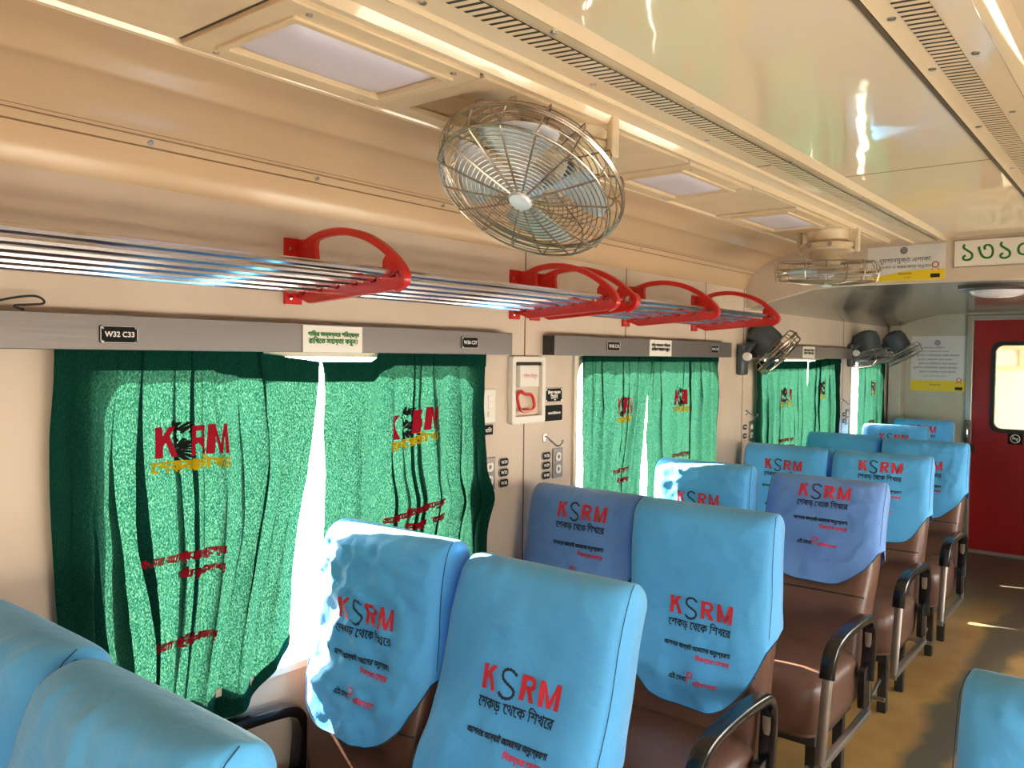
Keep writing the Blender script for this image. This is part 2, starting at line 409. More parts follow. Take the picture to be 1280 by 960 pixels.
# ceiling of the main saloon: one long profile
half = [(-1.625, 2.322), (-1.615, 2.306), (-1.600, 2.306), (-1.592, 2.322), (-1.592, 2.41), (-1.228, 2.41), (-1.228, 2.322), (-1.215, 2.308), (-1.200, 2.308), (-1.188, 2.326),
        (-1.160, 2.330), (-1.120, 2.322), (-1.092, 2.300), (-1.078, 2.296), (-1.072, 2.304), (-1.020, 2.305), (-0.938, 2.305), (-0.925, 2.300), (-0.915, 2.312), (-0.905, 2.318)]
full = half+[(2*XC-x, z) for x, z in reversed(half)]
struct('ceiling', MB().strip(full, Y0, YH, 40), M['ceil'], smooth=25)
struct('roof_light_block', MB().box((XL-.07, Y0-.07, 2.42), (XR+.07, YE+.06, 2.47)), M['trim'], smooth=0)  # unseen slab added over the ceilings to stop sky light leaking in
# curved side panels between wall and ceiling
cv = [(-2.0, 2.09), (-1.994, 2.12), (-1.978, 2.16), (-1.962, 2.180), (-1.957, 2.1805), (-1.945, 2.196), (-1.940, 2.197), (-1.91, 2.222), (-1.85, 2.258), (-1.825, 2.268), (-1.80, 2.272), (-1.785, 2.272), (-1.776, 2.276), (-1.757, 2.297), (-1.70, 2.308), (-1.66, 2.316), (-1.62, 2.322)]
struct('trim_1', MB().strip(cv, Y0, YH, 30), M['cove'], smooth=40)
struct('trim_2', MB().strip([(2*XC-x, z) for x, z in cv], Y0, YH, 30), M['cove'], smooth=40)
# thin raised strip along the curved panel with its screws
b = MB(); b.tube([(-1.9635, Y0, 2.1790), (-1.9635, YH, 2.1790)], .0022, 6); b.tube([(-1.9395, Y0, 2.1985), (-1.9395, YH, 2.1985)], .0022, 6); b.tube([(-1.9310, Y0, 2.2060), (-1.9310, YH, 2.2060)], .0016, 6)
struct('trim_3', b, mat('groove_brown', (.22, .12, .05), .6))  # dark brown lines along the groove
for y in (.35, 1.02, 1.52, 2.05, 2.75, 3.4, 4.1):
    q = MB().lathe([(.0075, 0), (.0065, .003), (.002, .0035)], 10, Matrix.Translation((-1.950, y, 2.189)) @ Matrix.Rotation(math.radians(140), 4, 'Y'))
    tag(mk('screw', q, M['armsteel']), 'small round screw head on the tan curved panel above the luggage rack', 'screw', 'screws along the curved side panel')
# dark seams between the wall panels
b = MB()
for y in (2.578, 3.35, 4.20, 4.72, 6.66):
    b.box((XL-.001, y-.003, 0.1 if y in (2.578, 4.72, 6.66) else 1.77), (XL+.0012, y+.003, 2.10))
struct('trim_4', b, mat('wall_seam_dark', (.16, .10, .06), .7), smooth=0)
# end bulkhead that drops to the low ceiling, low ceiling, end wall
hb = [(-2.0, 1.985), (-1.80, 2.032), (-1.62, 2.078), (-1.45, 2.090)]
prof = hb+[(2*XC-x, z) for x, z in reversed(hb)]
poly = [(x, z) for x, z in prof]+[(XR, 2.42), (-2.0, 2.42)]
struct('wall_header', MB().prism(poly, 1, YH, YH+.05), M['wall'], smooth=0)
lc = [(-2.0, 1.975), (-1.93, 1.99), (-1.80, 2.040), (-1.62, 2.082), (-1.45, 2.094), (-1.20, 2.096)]
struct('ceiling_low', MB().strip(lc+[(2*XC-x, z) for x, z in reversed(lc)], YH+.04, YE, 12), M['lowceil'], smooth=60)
DX0, DX1 = -1.33, -.62
b = MB().box((XL, YE, 0), (DX0-.05, YE+.06, 2.3)).box((DX1+.05, YE, 0), (XR, YE+.06, 2.3)).box((DX0-.05, YE, 2.04), (DX1+.05, YE+.06, 2.3))
struct('wall_front', b, M['endwall'], smooth=0)
b = MB().box((-1.985, YE-.16, 0), (-1.88, YE-.002, 1.99)); struct('trim_5', b, M['endwall'], smooth=0, bevel=.01)
b = MB().box((XL, 7.80, 1.69), (-1.975, YE, 1.75)); struct('trim_6', b, M['frame'], smooth=0)
# vestibule beyond the door
b = MB().box((XL, YE+1.25, 0), (XR, YE+1.3, 2.3)).box((XL-.05, YE+.06, 0), (XL, YE+1.3, 2.3))
struct('wall_vestibule', b, mat('vestibule_paint', (.85, .78, .64), .5), smooth=0)
struct('ceiling_vestibule', MB().box((XL, YE+.06, 2.2), (XR-.6, YE+1.3, 2.25)), M['wall'], smooth=0)
v = thing('wall_cabinet', (-1.25, YE+1.22, 1.70), 'cream framed panel high on vestibule wall seen through red door window', 'panel')
mk('cabinet_frame', MB().ringplate(rrect(-.16, -.10, .16, .12, .01), rrect(-.12, -.07, .12, .09, .01), 1, -.03, .02), M['cast'], v)
mk('cabinet_panel', MB().box((-.13, -.01, -.08), (.13, .02, .10)), M['paper'], v, smooth=0)
# sliding red door
dr = bpy.data.objects.new('door_1', None); COL.objects.link(dr); dr.location = (0, YE, 0); dr['kind'] = 'structure'
wx0, wx1, wz0, wz1 = -1.185, -.765, 1.075, 1.835
mk('door_leaf', MB().ringplate([(p[0], p[1]) for p in rrect(DX0, 0.02, DX1, 2.03, .003)], rrect(wx0, wz0, wx1, wz1, .07), 1, .012, .05), M['door'], dr, smooth=30)
mk('window_gasket', MB().ringplate(rrect(wx0-.012, wz0-.012, wx1+.012, wz1+.012, .08), rrect(wx0+.022, wz0+.022, wx1-.022, wz1-.022, .06), 1, .002, .055), M['rubber'], dr)
mk('door_glass', MB().box((wx0, .028, wz0), (wx1, .032, wz1)), M['glass'], dr, smooth=0)
mk('kick_sill', MB().box((DX0, .002, 0), (DX1, .012, .028)), M['doorframe'], dr, smooth=0)
b = MB().box((DX0-.055, -.03, 0), (DX0+.0, .06, 2.05)).box((DX0-.055, -.03, 2.03), (DX1+.05, .06, 2.075)).box((DX1, -.03, 0), (DX1+.05, .06, 2.05))
mk('door_frame', b, M['doorframe'], dr, smooth=0, bevel=.006)
b = MB().box((-1.375, -.045, .90), (-1.325, -.028, 1.16)); hd = mk('handle_plate', b, M['steel'], dr, bevel=.006)
mk('door_handle', MB().tube(smooth_path([(-1.35, -.045, 1.12), (-1.35, -.085, 1.10), (-1.35, -.085, 1.0), (-1.35, -.045, .98)], 5), .009, 8), M['chrome'], hd)
mk('latch_block', MB().box((-1.37, -.07, .88), (-1.30, -.03, .955)), M['frame'], dr, bevel=.006)
# no smoking sticker
t = thing('no_smoking_sticker', (-1.0, YE+.011, 1.02), 'small black no smoking sticker on red door under its window', 'sticker')
mk('backing', MB().box((-.055, -.004, -.05), (.055, .0, .05)), M['plate'], t, smooth=0)
b = MB(); b.tube([(.034*math.cos(a*PI/12), -.005, .034*math.sin(a*PI/12)) for a in range(24)], .004, 5, True); b.tube([(-.024, -.005, .024), (.024, -.005, -.024)], .004, 5); b.box((-.022, -.0055, -.005), (.022, -.004, .004))
mk('sign_symbol', b, M['platetxt'], t)

# ------------------------------------------------------------------ air vents
def vent(x0, x1, nm, label):
    t = thing('air_vent', (0, 0, 0), label, 'vent', 'ceiling vents')
    mk('vent_shade_strip', MB().box((x0, Y0+.1, 2.3015), (x1, YH-.02, 2.3035)), M['dark'], t, smooth=0)  # flat dark strip, the shade of the slots is in its colour
    b = MB(); y = Y0+.12
    while y < YH-.04:
        b.add([(x0-.001, y, 2.3012), (x1+.001, y+.012, 2.3012), (x1+.001, y+.0245, 2.3005), (x0-.001, y+.0125, 2.3005)], [(0, 1, 2, 3)])
        y += .0235
    mk('vent_slats', b, M['trim'], t, smooth=0)
vent(-1.016, -.962, '', 'long slotted air vent strip in the ceiling above the big fan')
vent(2*XC+.962, 2*XC+1.016, '', 'long slotted air vent strip in the ceiling at upper right')
# screws on vent strips
for k, (x, ys) in enumerate(((-1.052, (.5, 1.05, 1.6, 2.2, 2.9, 3.6, 4.3)), (-.945, (1.3, 1.9, 2.6, 3.3, 4.0)), (-.415, (1.35, 1.62, 1.95, 2.5, 3.1)), (-.325, (1.2, 1.5, 1.9, 2.4)))):
    for y in ys:
        q = MB().lathe([(.008, 0), (.007, -.003), (.002, -.0035)], 10, Matrix.Translation((x, y, 2.3045)))
        tag(mk('screw', q, M['armsteel']), 'small screw head beside a slotted ceiling vent', 'screw', 'screws along the ceiling vents')
# seams across the centre panel, dark joints beside the lamps
SX0, SX1 = -1.594, -1.226
b = MB().box((-.905, 2.985, 2.3172), (-.455, 2.988, 2.3195)).box((-1.07, 2.60, 2.3035), (-.93, 2.606, 2.3055)).box((-1.07, .45, 2.3035), (-.93, .456, 2.3055))
for y in (.890, 1.420, 2.445, 2.965, 3.415, 3.985): b.box((SX0+.006, y-.0048, 2.316), (SX1-.006, y+.0048, 2.33))
b.box((-.4465, Y0, 2.2985), (-.4375, YH, 2.314))
struct('trim_7', b, mat('panel_seam', (.10, .07, .04), .7), smooth=0)

# ------------------------------------------------------------------ ceiling lamps and cover panels
def lamp(ya, yb, label):
    t = thing('ceiling_lamp', ((SX0+SX1)/2, (ya+yb)/2, 2.322), label, 'lamp', 'ceiling lamps')
    hx, hy = (SX1-SX0)/2-.004, (yb-ya)/2
    mk('lamp_frame', MB().ringplate(rrect(-hx, -hy, hx, hy, .006), rrect(-hx+.062, -hy+.06, hx-.062, hy-.045, .006), 2, -.018, .02), M['trim'], t, bevel=.003)
    mk('bezel', MB().ringplate(rrect(-hx+.05, -hy+.048, hx-.05, hy-.035, .006), rrect(-hx+.068, -hy+.066, hx-.068, hy-.05, .006), 2, -.024, -.010), M['trim'], t, bevel=.002)
    x0, x1, y0, y1 = -hx+.06, hx-.06, -hy+.058, hy-.043
    def fn(u, v):
        e = (1-abs(2*u-1)**5)*(1-abs(2*v-1)**7)
        return (x0+(x1-x0)*u, y0+(y1-y0)*v, -.004-.022*e)
    mk('lamp_diffuser', MB().grid(fn, 16, 24), M['diff'], t, smooth=80)
    for sx in (-1, 1):
        for y in (-hy*.75, hy*.75):
            mk('screw', MB().lathe([(.007, -.018), (.006, -.0215), (.002, -.022)], 10, Matrix.Translation((sx*(hx-.025), y, 0))), M['armsteel'], t)
lamp(.895, 1.415, 'flat lilac white ceiling lamp left of the big ceiling fan')
lamp(2.45, 2.96, 'flat ceiling lamp just right of the big ceiling fan')
lamp(3.42, 3.98, 'flat ceiling lamp beside base of the farther ceiling fan')
def cover(ya, yb, hole=None):
    b = MB()
    if hole: b.ringplate(rrect(SX0+.004, ya, SX1-.004, yb, .004), rrect(SX0+.05, hole[0], SX1-.045, hole[1], .03), 2, 2.308, 2.324)
    else: b.box((SX0+.004, ya, 2.312), (SX1-.004, yb, 2.326))
    return b
struct('trim_8', cover(Y0, .885), M['trim'], smooth=0, bevel=.003)
struct('trim_9', cover(1.425, 2.44, (1.48, 2.10)), M['trim'], smooth=0, bevel=.003)
struct('trim_10', cover(2.97, 3.41), M['trim'], smooth=0, bevel=.003)
struct('trim_11', cover(3.99, YH), M['trim'], smooth=0, bevel=.003)

# ------------------------------------------------------------------ fans
def cage_parts(parent, R, dep, spokes, rings, r, mt, back=True, hubm=None, seg=44):
    """wire guard of a fan; axis -z is the front"""
    b = MB(); rin = R*.13; rk = R*.93; zf = -dep*.55
    def zat(q): return zf-dep*.16*(1-(q/rk)**2) if q < rk else zf+(q-rk)/(R-rk)*(-zf)
    for k in range(rings):
        q = rin+(rk-rin)*(k+.5)/rings
        b.tube([(q*math.cos(2*PI*j/seg), q*math.sin(2*PI*j/seg), zat(q)) for j in range(seg)], r*.62, 4, True)
    for k in range(spokes):
        a = 2*PI*(k+.3)/spokes; c, s = math.cos(a), math.sin(a)
        b.tube([(q*c, q*s, zat(q)-r) for q in (rin*.6, rk*.5, rk*.97)]+[((rk+.006)*c, (rk+.006)*s, zf+.004), (R*c, R*s, 0)], r, 5)
    mk('front_guard', b, mt, parent)
    b = MB()
    for z, rr, R_ in ((0, r*1.9, R), (-.006, r*1.3, R), (zf, r, rk), (zf*.5, r*.8, (R+rk)/2)):
        b.tube([(R_*math.cos(2*PI*j/seg), R_*math.sin(2*PI*j/seg), z) for j in range(seg)], rr, 6, True)
    mk('guard_ring', b, mt, parent)
    if back:
        b = MB(); zb = dep*.45
        for k in range(max(3, rings//2)):
            q = R*.42+(R*.9-R*.42)*(k+.5)/max(3, rings//2)
            b.tube([(q*math.cos(2*PI*j/seg), q*math.sin(2*PI*j/seg), zb) for j in range(seg)], r*.6, 4, True)
        for k in range(spokes):
            a = 2*PI*(k+.3)/spokes; c, s = math.cos(a), math.sin(a)
            b.tube([(R*.38*c, R*.38*s, zb), (R*.93*c, R*.93*s, zb), (R*.985*c, R*.985*s, zb*.5), (R*c, R*s, 0)], r, 5)
        mk('rear_guard', b, mt, parent)
    mk('front_badge', MB().lathe([(rin*.2, zf-dep*.16-.014), (rin*.85, zf-dep*.16-.010), (rin, zf-dep*.16-.003), (rin*.9, zf-dep*.16+.004)], 20), hubm or M['blade'], parent)
def blades(parent, R, n, mt, z=0.0, a0=0.4):
    for k in range(n):
        a = a0+2*PI*k/n
        def fn(u, v):
            q = R*(.16+.66*v); w = (.34+.62*math.sin(v*2.0))*(u-.5)
            w = w*(1.0 if v < .93 else .92)
            return (q*math.cos(a+w*1.15), q*math.sin(a+w*1.15), z+.045*(u-.5)*(1-.35*v)*2*.5-.004*math.sin(PI*u))
        mb = MB().grid(fn, 8, 10); o = mk('fan_blade', mb, mt, parent, smooth=80)
        sm = o.modifiers.new('thickness', 'SOLIDIFY'); sm.thickness = .0015
    mk('blade_hub', MB().lathe([(R*.06, z-.028), (R*.15, z-.022), (R*.17, z), (R*.15, z+.022), (R*.05, z+.024)], 20), mt, parent)
def align(normal, up_hint=(0, 1, 0)):
    n = Vector(normal).normalized()       # -z axis of the fan looks along n
    return (-n).to_track_quat('Z', 'Y').to_matrix().to_4x4()
def ceiling_fan(mount, centre, normal, label, spin=0):
    t = thing('ceiling_fan', mount, label, 'fan', 'ceiling fans')
    # base fixed to the ceiling: enamel bell, band, side arms
    mk('ceiling_base', MB().lathe([(.105, .0), (.108, -.012), (.104, -.02), (.098, -.055), (.085, -.075)], 32), M['cast'], t)
    mk('band', MB().lathe([(.10, -.072), (.128, -.072), (.130, -.080), (.130, -.088), (.124, -.092), (.124, -.096), (.128, -.100), (.128, -.106), (.09, -.108)], 32), M['cast'], t)
    mk('neck', MB().lathe([(.085, -.10), (.085, -.135), (.07, -.15), (.05, -.155)], 28), M['cast'], t)
    for s in (-1, 1):
        mk('bracket_arm', MB().box((s*.140-.010, -.018, -.115), (s*.140+.010, .018, -.004)), M['cast'], t, bevel=.004)
        mk('pivot_screw', MB().lathe([(.012, 0), (.010, .008), (.004, .009)], 12, Matrix.Translation((s*.05, -.128, -.086)) @ Matrix.Rotation(PI/2, 4, 'X')), M['armsteel'], t)
    d = Vector(centre)-Vector(mount); nrm = Vector(normal).normalized()
    h = bpy.data.objects.new('fan_head', None); COL.objects.link(h); h.parent = t
    h.matrix_local = Matrix.Translation(d) @ align(normal) @ Matrix.Rotation(spin, 4, 'Z')
    cage_parts(h, .245, .095, 16, 16, .0025, M['wire'])
    blades(h, .25, 4, M['blade'], z=-.01, a0=.2)
    mk('motor', MB().lathe([(.03, .02), (.062, .028), (.070, .045), (.070, .085), (.055, .115), (.03, .125)], 28), M['cast'], h)
    p0 = Vector((0, 0, -.145)); p1 = d-nrm*.115
    mk('yoke', MB().tube([p0, p0*.7+p1*.3+Vector((0, 0, -.01)), p1], .034, 12), M['frame'], t)
    return t
ceiling_fan((-1.335, 1.92, 2.335), (-1.272, 1.655, 2.123), (-0.002, -0.574, -0.820), 'large cream ceiling fan with round wire cage tilted down, nearest to viewer', .2)
ceiling_fan((-1.335, 4.16, 2.318), (-1.335, 4.14, 2.115), (-.03, .045, -1), 'smaller looking ceiling fan seen edge on, beside the white and yellow notice')
def wall_fan(y, z, centre, normal, R, wire, label, dark=False):
    t = thing('wall_fan', (XL, y, z), label, 'fan', 'wall fans beyond the bulkhead'); k = R/.19
    mk('wall_bracket', MB().box((0.001, -.045, -.20), (.045, .045, -.02)), M['fangrey'], t, bevel=.012)
    d = Vector(centre)-Vector((XL, y, z)); nrm = Vector(normal).normalized()
    mk('bracket_arm', MB().sweep(smooth_path([(.03, 0, -.14), (.045, 0, -.05), d-nrm*.16*k], 5), .030, .024, (0, 1, 0), 10), M['fangrey'], t)
    mk('tilt_knob', MB().lathe([(.022, -.02), (.026, 0), (.022, .02)], 14, Matrix.Translation((.075, -.055, -.09)) @ Matrix.Rotation(PI/2, 4, 'X')), M['platetxt'], t)
    h = bpy.data.objects.new('fan_head', None); COL.objects.link(h); h.parent = t; h.matrix_local = Matrix.Translation(d) @ align(normal)
    cage_parts(h, R, .10*k, 12, 9, .0030, wire, hubm=M['armsteel'])
    blades(h, R, 3, M['fangrey'], z=-.01)
    mk('motor_housing', MB().lathe([(.06*k, .03*k), (.105*k, .045*k), (.115*k, .075*k), (.115*k, .17*k), (.10*k, .22*k), (.05*k, .245*k), (.02*k, .25*k)], 28), M['fangrey'], h)
wall_fan(4.66, 1.78, (-1.845, 4.86, 1.722), (.69, .25, -.68), .155, M['wire'], 'grey wall fan with pale cage beneath the end of red luggage bracket')
wall_fan(6.80, 1.82, (-1.86, 6.90, 1.70), (.25, -.05, -.95), .165, M['darkwire'], 'dark wall fan facing down above the narrow far curtain')
wall_fan(7.70, 1.84, (-1.80, 7.66, 1.735), (.48, .12, -.86), .16, M['darkwire'], 'dark wall fan farthest along, in corner beside the framed notice')

# ------------------------------------------------------------------ luggage racks
RODS = [(-1.955, 1.862), (-1.880, 1.866), (-1.805, 1.871), (-1.730, 1.876), (-1.655, 1.882), (-1.580, 1.892)]
def rack_bracket(t, y, bolt=False):
    b = MB()
    for z0, z1, x1 in ((1.945, 2.012, -1.962), (1.822, 1.862, -1.962)):
        b.box((XL+.001, y-.045, z0), (XL+.012, y+.012, z1))                 # wall flanges
    b.prism([(XL, 1.945), (-1.900, 1.945), (-1.905, 1.985), (-1.90, 2.008), (XL, 2.008)], 1, y-.008, y+.008)
    arc = smooth_path([(-1.955, y, 1.995), (-1.88, y, 2.016), (-1.79, y, 2.018), (-1.70, y, 1.998), (-1.63, y, 1.965), (-1.575, y, 1.925), (-1.545, y, 1.892), (-1.545, y, 1.868), (-1.575, y, 1.852)], 6)
    b.sweep(arc, .013, .011, (0, 1, 0), 8)
    b.prism([(-1.62, 1.925), (-1.605, 1.945), (-1.57, 1.935), (-1.55, 1.90), (-1.58, 1.888), (-1.62, 1.905)], 1, y-.009, y+.009)
    low = [(XL, 1.822), (-1.93, 1.824), (-1.60, 1.846), (-1.56, 1.852), (-1.545, 1.866), (-1.56, 1.888)]
    for x, z in reversed(RODS):
        low += [(x+.013, z), (x+.010, z-.012), (x-.010, z-.012), (x-.013, z-.002), (x-.040, z-.002-.002), (x-.042, z-.012)]
    low = [p for p in low if p[0] > XL]+[(XL, 1.85)]
    b.prism(low, 1, y-.010, y+.010)
    o = mk('bracket', b, M['red'], t, smooth=30)
    for z in (1.98, 1.842):
        mk('bolt', MB().lathe([(.008, 0), (.007, .005), (.002, .006)], 10, Matrix.Translation((XL+.012, y-.030, z)) @ Matrix.Rotation(PI/2, 4, 'Y')), M['chrome'], o)
    if bolt:
        mk('end_cap', MB().lathe([(.030, -.016), (.030, .016)], 20, Matrix.Translation((-1.557, y, 1.888)) @ Matrix.Rotation(PI/2, 4, 'X')), M['red'], o)
        mk('tip_bolt', MB().lathe([(.017, .0), (.016, .006), (.004, .008)], 18, Matrix.Translation((-1.557, y-.016, 1.888)) @ Matrix.Rotation(PI/2, 4, 'X')), M['chrome'], o)
def rack(y0, y1, brs, label, bolts=()):
    t = thing('luggage_rack', (0, 0, 0), label, 'luggage rack', 'luggage racks over the windows')
    for x, z in RODS: mk('rod', MB().tube([(x, y0, z), (x, y1, z)], .0105, 10), M['chrome'], t)
    for y in brs: rack_bracket(t, y, y in bolts)
rack(-1.0, 2.535, (.45, 1.484, 2.52), 'long chrome rod luggage rack with red brackets, nearest at left')
rack(2.635, 4.085, (2.65, 3.357, 4.067), 'short far luggage rack with three red arched brackets', (2.65,))

# ------------------------------------------------------------------ window valances and their plates
def valance(ya, yb, label):
    t = thing('curtain_valance', (XL, (ya+yb)/2, 1.683), label, 'curtain valance', 'steel curtain valances')
    h = (yb-ya)/2
    mk('valance_face', MB().box((.055, -h, 0), (.060, h, .083)), M['steel'], t, bevel=.002)
    mk('valance_top', MB().box((0, -h, .079), (.056, h, .083)), M['steel'], t, bevel=.001)
    for s in (-1, 1): mk('end_cap', MB().box((0.0, s*h-.0025, 0.001), (.058, s*h+.0025, .079)), M['frame'] if s < 0 else M['steel'], t, bevel=.001)
    mk('curtain_rod', MB().tube([(.03, -h+.01, .04), (.03, h-.01, .04)], .006, 8), M['chrome'], t)
    return t
valance(.50, 2.425, 'long brushed steel valance over the large near window')
valance(2.70, 4.42, 'grey steel valance over the second window')
valance(4.80, 6.70, 'dark steel valance over third window, behind the pale wall fan')
valance(6.84, 7.80, 'short steel valance over the last narrow window behind dark wall fans')
XV = XL+.0605
def plaque(name, y0, y1, z0, z1, x, lines, label, cat, base='plate', ink='platetxt', border=True, group=None, r=.006, screws=False):
    """flat plate on a left-hand surface facing +x; lines = (text, y frac, z frac, width frac)"""
    t = thing(name, (x, (y0+y1)/2, (z0+z1)/2), label, cat, group)
    hy, hz = (y1-y0)/2, (z1-z0)/2
    mk('plate', MB().prism(rrect(-hy, -hz, hy, hz, min(r, hy*.9, hz*.9)), 0, 0, .003), M[base], t, smooth=30)
    if border:
        q = .82
        mk('border', MB().ringplate(rrect(-hy*.97, -hz*.95, hy*.97, hz*.95, r*.9), rrect(-hy*.94, -hz*.89, hy*.94, hz*.89, r*.85), 0, .003, .0038), M[ink], t)
    if screws:
        for a in (-1, 1):
            for c in (-1, 1): mk('screw', MB().lathe([(.0038, 0), (.003, .002), (.001, .0022)], 8, Matrix.Translation((.0035, a*hy*.86, c*hz*.74)) @ Matrix.Rotation(PI/2, 4, 'Y')), M['chrome'], t)
    b = MB()
    for s, fy, fz, w in lines: lay(b, s, fy*hy, fz*hz, w=w*2*hy, fn=lambda p, q: (.0042, p, q), fat=hz*.04)
    if lines: mk('lettering', b, M[ink], t, smooth=0)
    return t
plaque('seat_number_plate', .889, .980, 1.699, 1.741, XV, [('W32 C33', 0, 0, .76)], 'black W32 C33 number plate screwed to left of the near valance', 'number plate', screws=True)
plaque('seat_number_plate', 2.135, 2.227, 1.704, 1.746, XV, [('W36 C37', 0, 0, .76)], 'black W36 C37 number plate at right end of the near valance', 'number plate', screws=True)
plaque('seat_number_plate', 3.09, 3.20, 1.706, 1.748, XV, [('W40 C41', 0, 0, .76)], 'small black number plate at left of the second valance', 'number plate')
plaque('seat_number_plate', 4.14, 4.24, 1.706, 1.748, XV, [('W44 C45', 0, 0, .76)], 'small black number plate at right end of the second valance', 'number plate')
L2 = [("গািড়র অভ্যন্তের পিরচ্ছন্ন", 0, .34, .86), ("রািখেত সহায়তা করুন।", -.02, -.18, .82)]
plaque('cleanliness_sticker', 1.461, 1.682, 1.684, 1.762, XV, L2, 'cream sticker with two green Bengali lines on the near valance', 'sticker', 'paper', 'green', False, r=.002)
plaque('cleanliness_sticker', 3.47, 3.69, 1.686, 1.764, XV, L2, 'white paper sticker in the middle of the second valance', 'sticker', 'paper', 'ink', False, r=.002)
plaque('cleanliness_sticker', 5.57, 5.81, 1.686, 1.764, XV, L2, 'white paper sticker on the third valance beyond pale wall fan', 'sticker', 'paper', 'ink', False, r=.002)

# wall fittings on the piers
def alarm():
    t = thing('alarm_pull_box', (XL, 2.582, 1.545), 'cream recessed alarm box with red pull ring between first two windows', 'alarm box')
    hy, hz = .108, .133
    mk('box_frame', MB().ringplate(rrect(-hy, -hz, hy, hz, .012), rrect(-hy+.022, -hz+.03, hy-.022, hz-.022, .006), 0, 0, .024), M['white'], t, bevel=.003)
    mk('recess_back', MB().box((.001, -hy+.02, -hz+.028), (.004, hy-.02, hz-.02)), M['wall'], t, smooth=0)
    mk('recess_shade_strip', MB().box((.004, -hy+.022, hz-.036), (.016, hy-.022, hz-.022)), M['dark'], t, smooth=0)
    p = mk('instruction_panel', MB().box((.004, -.068, .012), (.03, .056, .098)), M['white'], t, bevel=.003)
    b = MB(); lay(b, "শিকল টানুন", -.006, .055, w=.09, fn=lambda a, c: (.0312, a, c)); mk('lettering', b, M['redink'], p, smooth=0)
    ring = [(.02, -.07+.012*0, .0)]
    pts = smooth_path([(.018, -.045, -.005), (.022, -.075, -.022), (.024, -.062, -.070), (.024, -.04, -.082), (.024, .015, -.080), (.024, .032, -.062), (.022, .018, -.022), (.018, -.02, -.016), (.018, -.045, -.005)], 5)
    mk('pull_ring', MB().tube(pts, .0065, 8), M['red'], t)
alarm()
def switch():
    t = thing('light_switch', (XL, 2.352, 1.490), 'cream wall switch beside right edge of the near green curtain', 'switch')
    mk('switch_plate', MB().box((0, -.038, -.065), (.012, .038, .065)), M['white'], t, bevel=.005)
    for z in (.028, 0, -.03): mk('rocker', MB().box((.012, -.012, z-.011), (.016, .016, z+.011)), M['paper'], t, bevel=.002)
switch()
plaque('switch_label', 2.325, 2.386, 1.378, 1.420, XL, [("বািত", 0, 0, .6)], 'small black label under the cream wall switch', 'label plate')
plaque('instruction_plate', 2.716, 2.838, 1.488, 1.549, XL, [("িবপদ শৃঙ্খল", 0, .3, .72), ("টানুন", 0, -.3, .4)], 'black instruction plate beside alarm box, upper of the two', 'label plate', screws=True)
plaque('instruction_plate', 2.718, 2.839, 1.411, 1.476, XL, [("অযথা টািনেবন না", 0, 0, .72)], 'black instruction plate beside alarm box, lower of the two', 'label plate', border=False)
def socket(y, z, label):
    t = thing('power_socket', (XL, y, z), label, 'socket', 'power sockets between windows')
    mk('socket_plate', MB().box((0, -.035, -.062), (.006, .035, .062)), M['steel'], t, bevel=.002)
    for dz in (.026, -.026):
        mk('outlet', MB().ringplate(rrect(-.018, dz-.018, .018, dz+.018, .012), rrect(-.008, dz-.008, .008, dz+.008, .006), 0, .006, .010), M['white'], t)
socket(2.362, 1.232, 'steel double socket at lower right edge of the near curtain'); socket(2.808, 1.232, 'steel double socket left of the second window')
socket(4.862, 1.232, 'steel double socket left of the third window'); socket(6.79, 1.22, 'steel double socket between third window and last window')
def labels(y, zs, words, where, grp):
    for w, z, s in zip(words, zs, ('topmost', 'middle', 'lowest')):
        if len(zs) == 2: s = {'topmost': 'upper', 'middle': 'lower'}[s]
        plaque('socket_label', y-.030, y+.030, z-.017, z+.017, XL, [(w, 0, 0, .62)], '%s black pill label %s' % (s, where), 'label plate', group=grp, r=.014)
labels(2.452, (1.268, 1.228, 1.187), ("W34", "W35", "W36"), 'right of the socket by the near curtain', 'labels by the first socket')
labels(2.730, (1.268, 1.228, 1.187), ("W38", "W39", "W40"), 'left of the socket by the second window', 'labels by the second socket')
labels(4.768, (1.262, 1.208), ("W44", "W45"), 'left of the socket by the third window', 'labels by the third socket')
labels(6.715, (1.243, 1.192), ("W48", "W49"), 'left of the socket by the last window', 'labels by the fourth socket')
def hook(y, z, label):
    t = thing('coat_hook', (XL, y, z), label, 'hook', 'coat hooks')
    mk('hook_plate', MB().box((0, -.010, -.012), (.006, .010, .022)), M['chrome'], t, bevel=.002)
    mk('hook_prong', MB().tube(smooth_path([(.006, -.0, .012), (.03, .008, -.006), (.045, .03, -.026), (.05, .055, -.020), (.05, .062, -.004)], 5), .0042, 7), M['chrome'], t)
hook(2.715, 1.338, 'chrome coat hook left of the second window'); hook(4.78, 1.345, 'chrome coat hook left of the third window'); hook(6.655, 1.352, 'chrome coat hook left of the last window')
b = MB(); b.tube(smooth_path([(-1.975, .66, 1.771), (-1.965, .70, 1.79), (-1.95, .755, 1.80), (-1.955, .775, 1.785), (-1.965, .72, 1.778), (-1.97, .74, 1.770)], 5), .0028, 6); b.tube(smooth_path([(-1.965, .70, 1.79), (-1.95, .665, 1.785), (-1.945, .64, 1.792)], 4), .0024, 6)
tag(mk('string_tie', b, M['frame']), 'knotted dark string tied on top of the near valance', 'string')

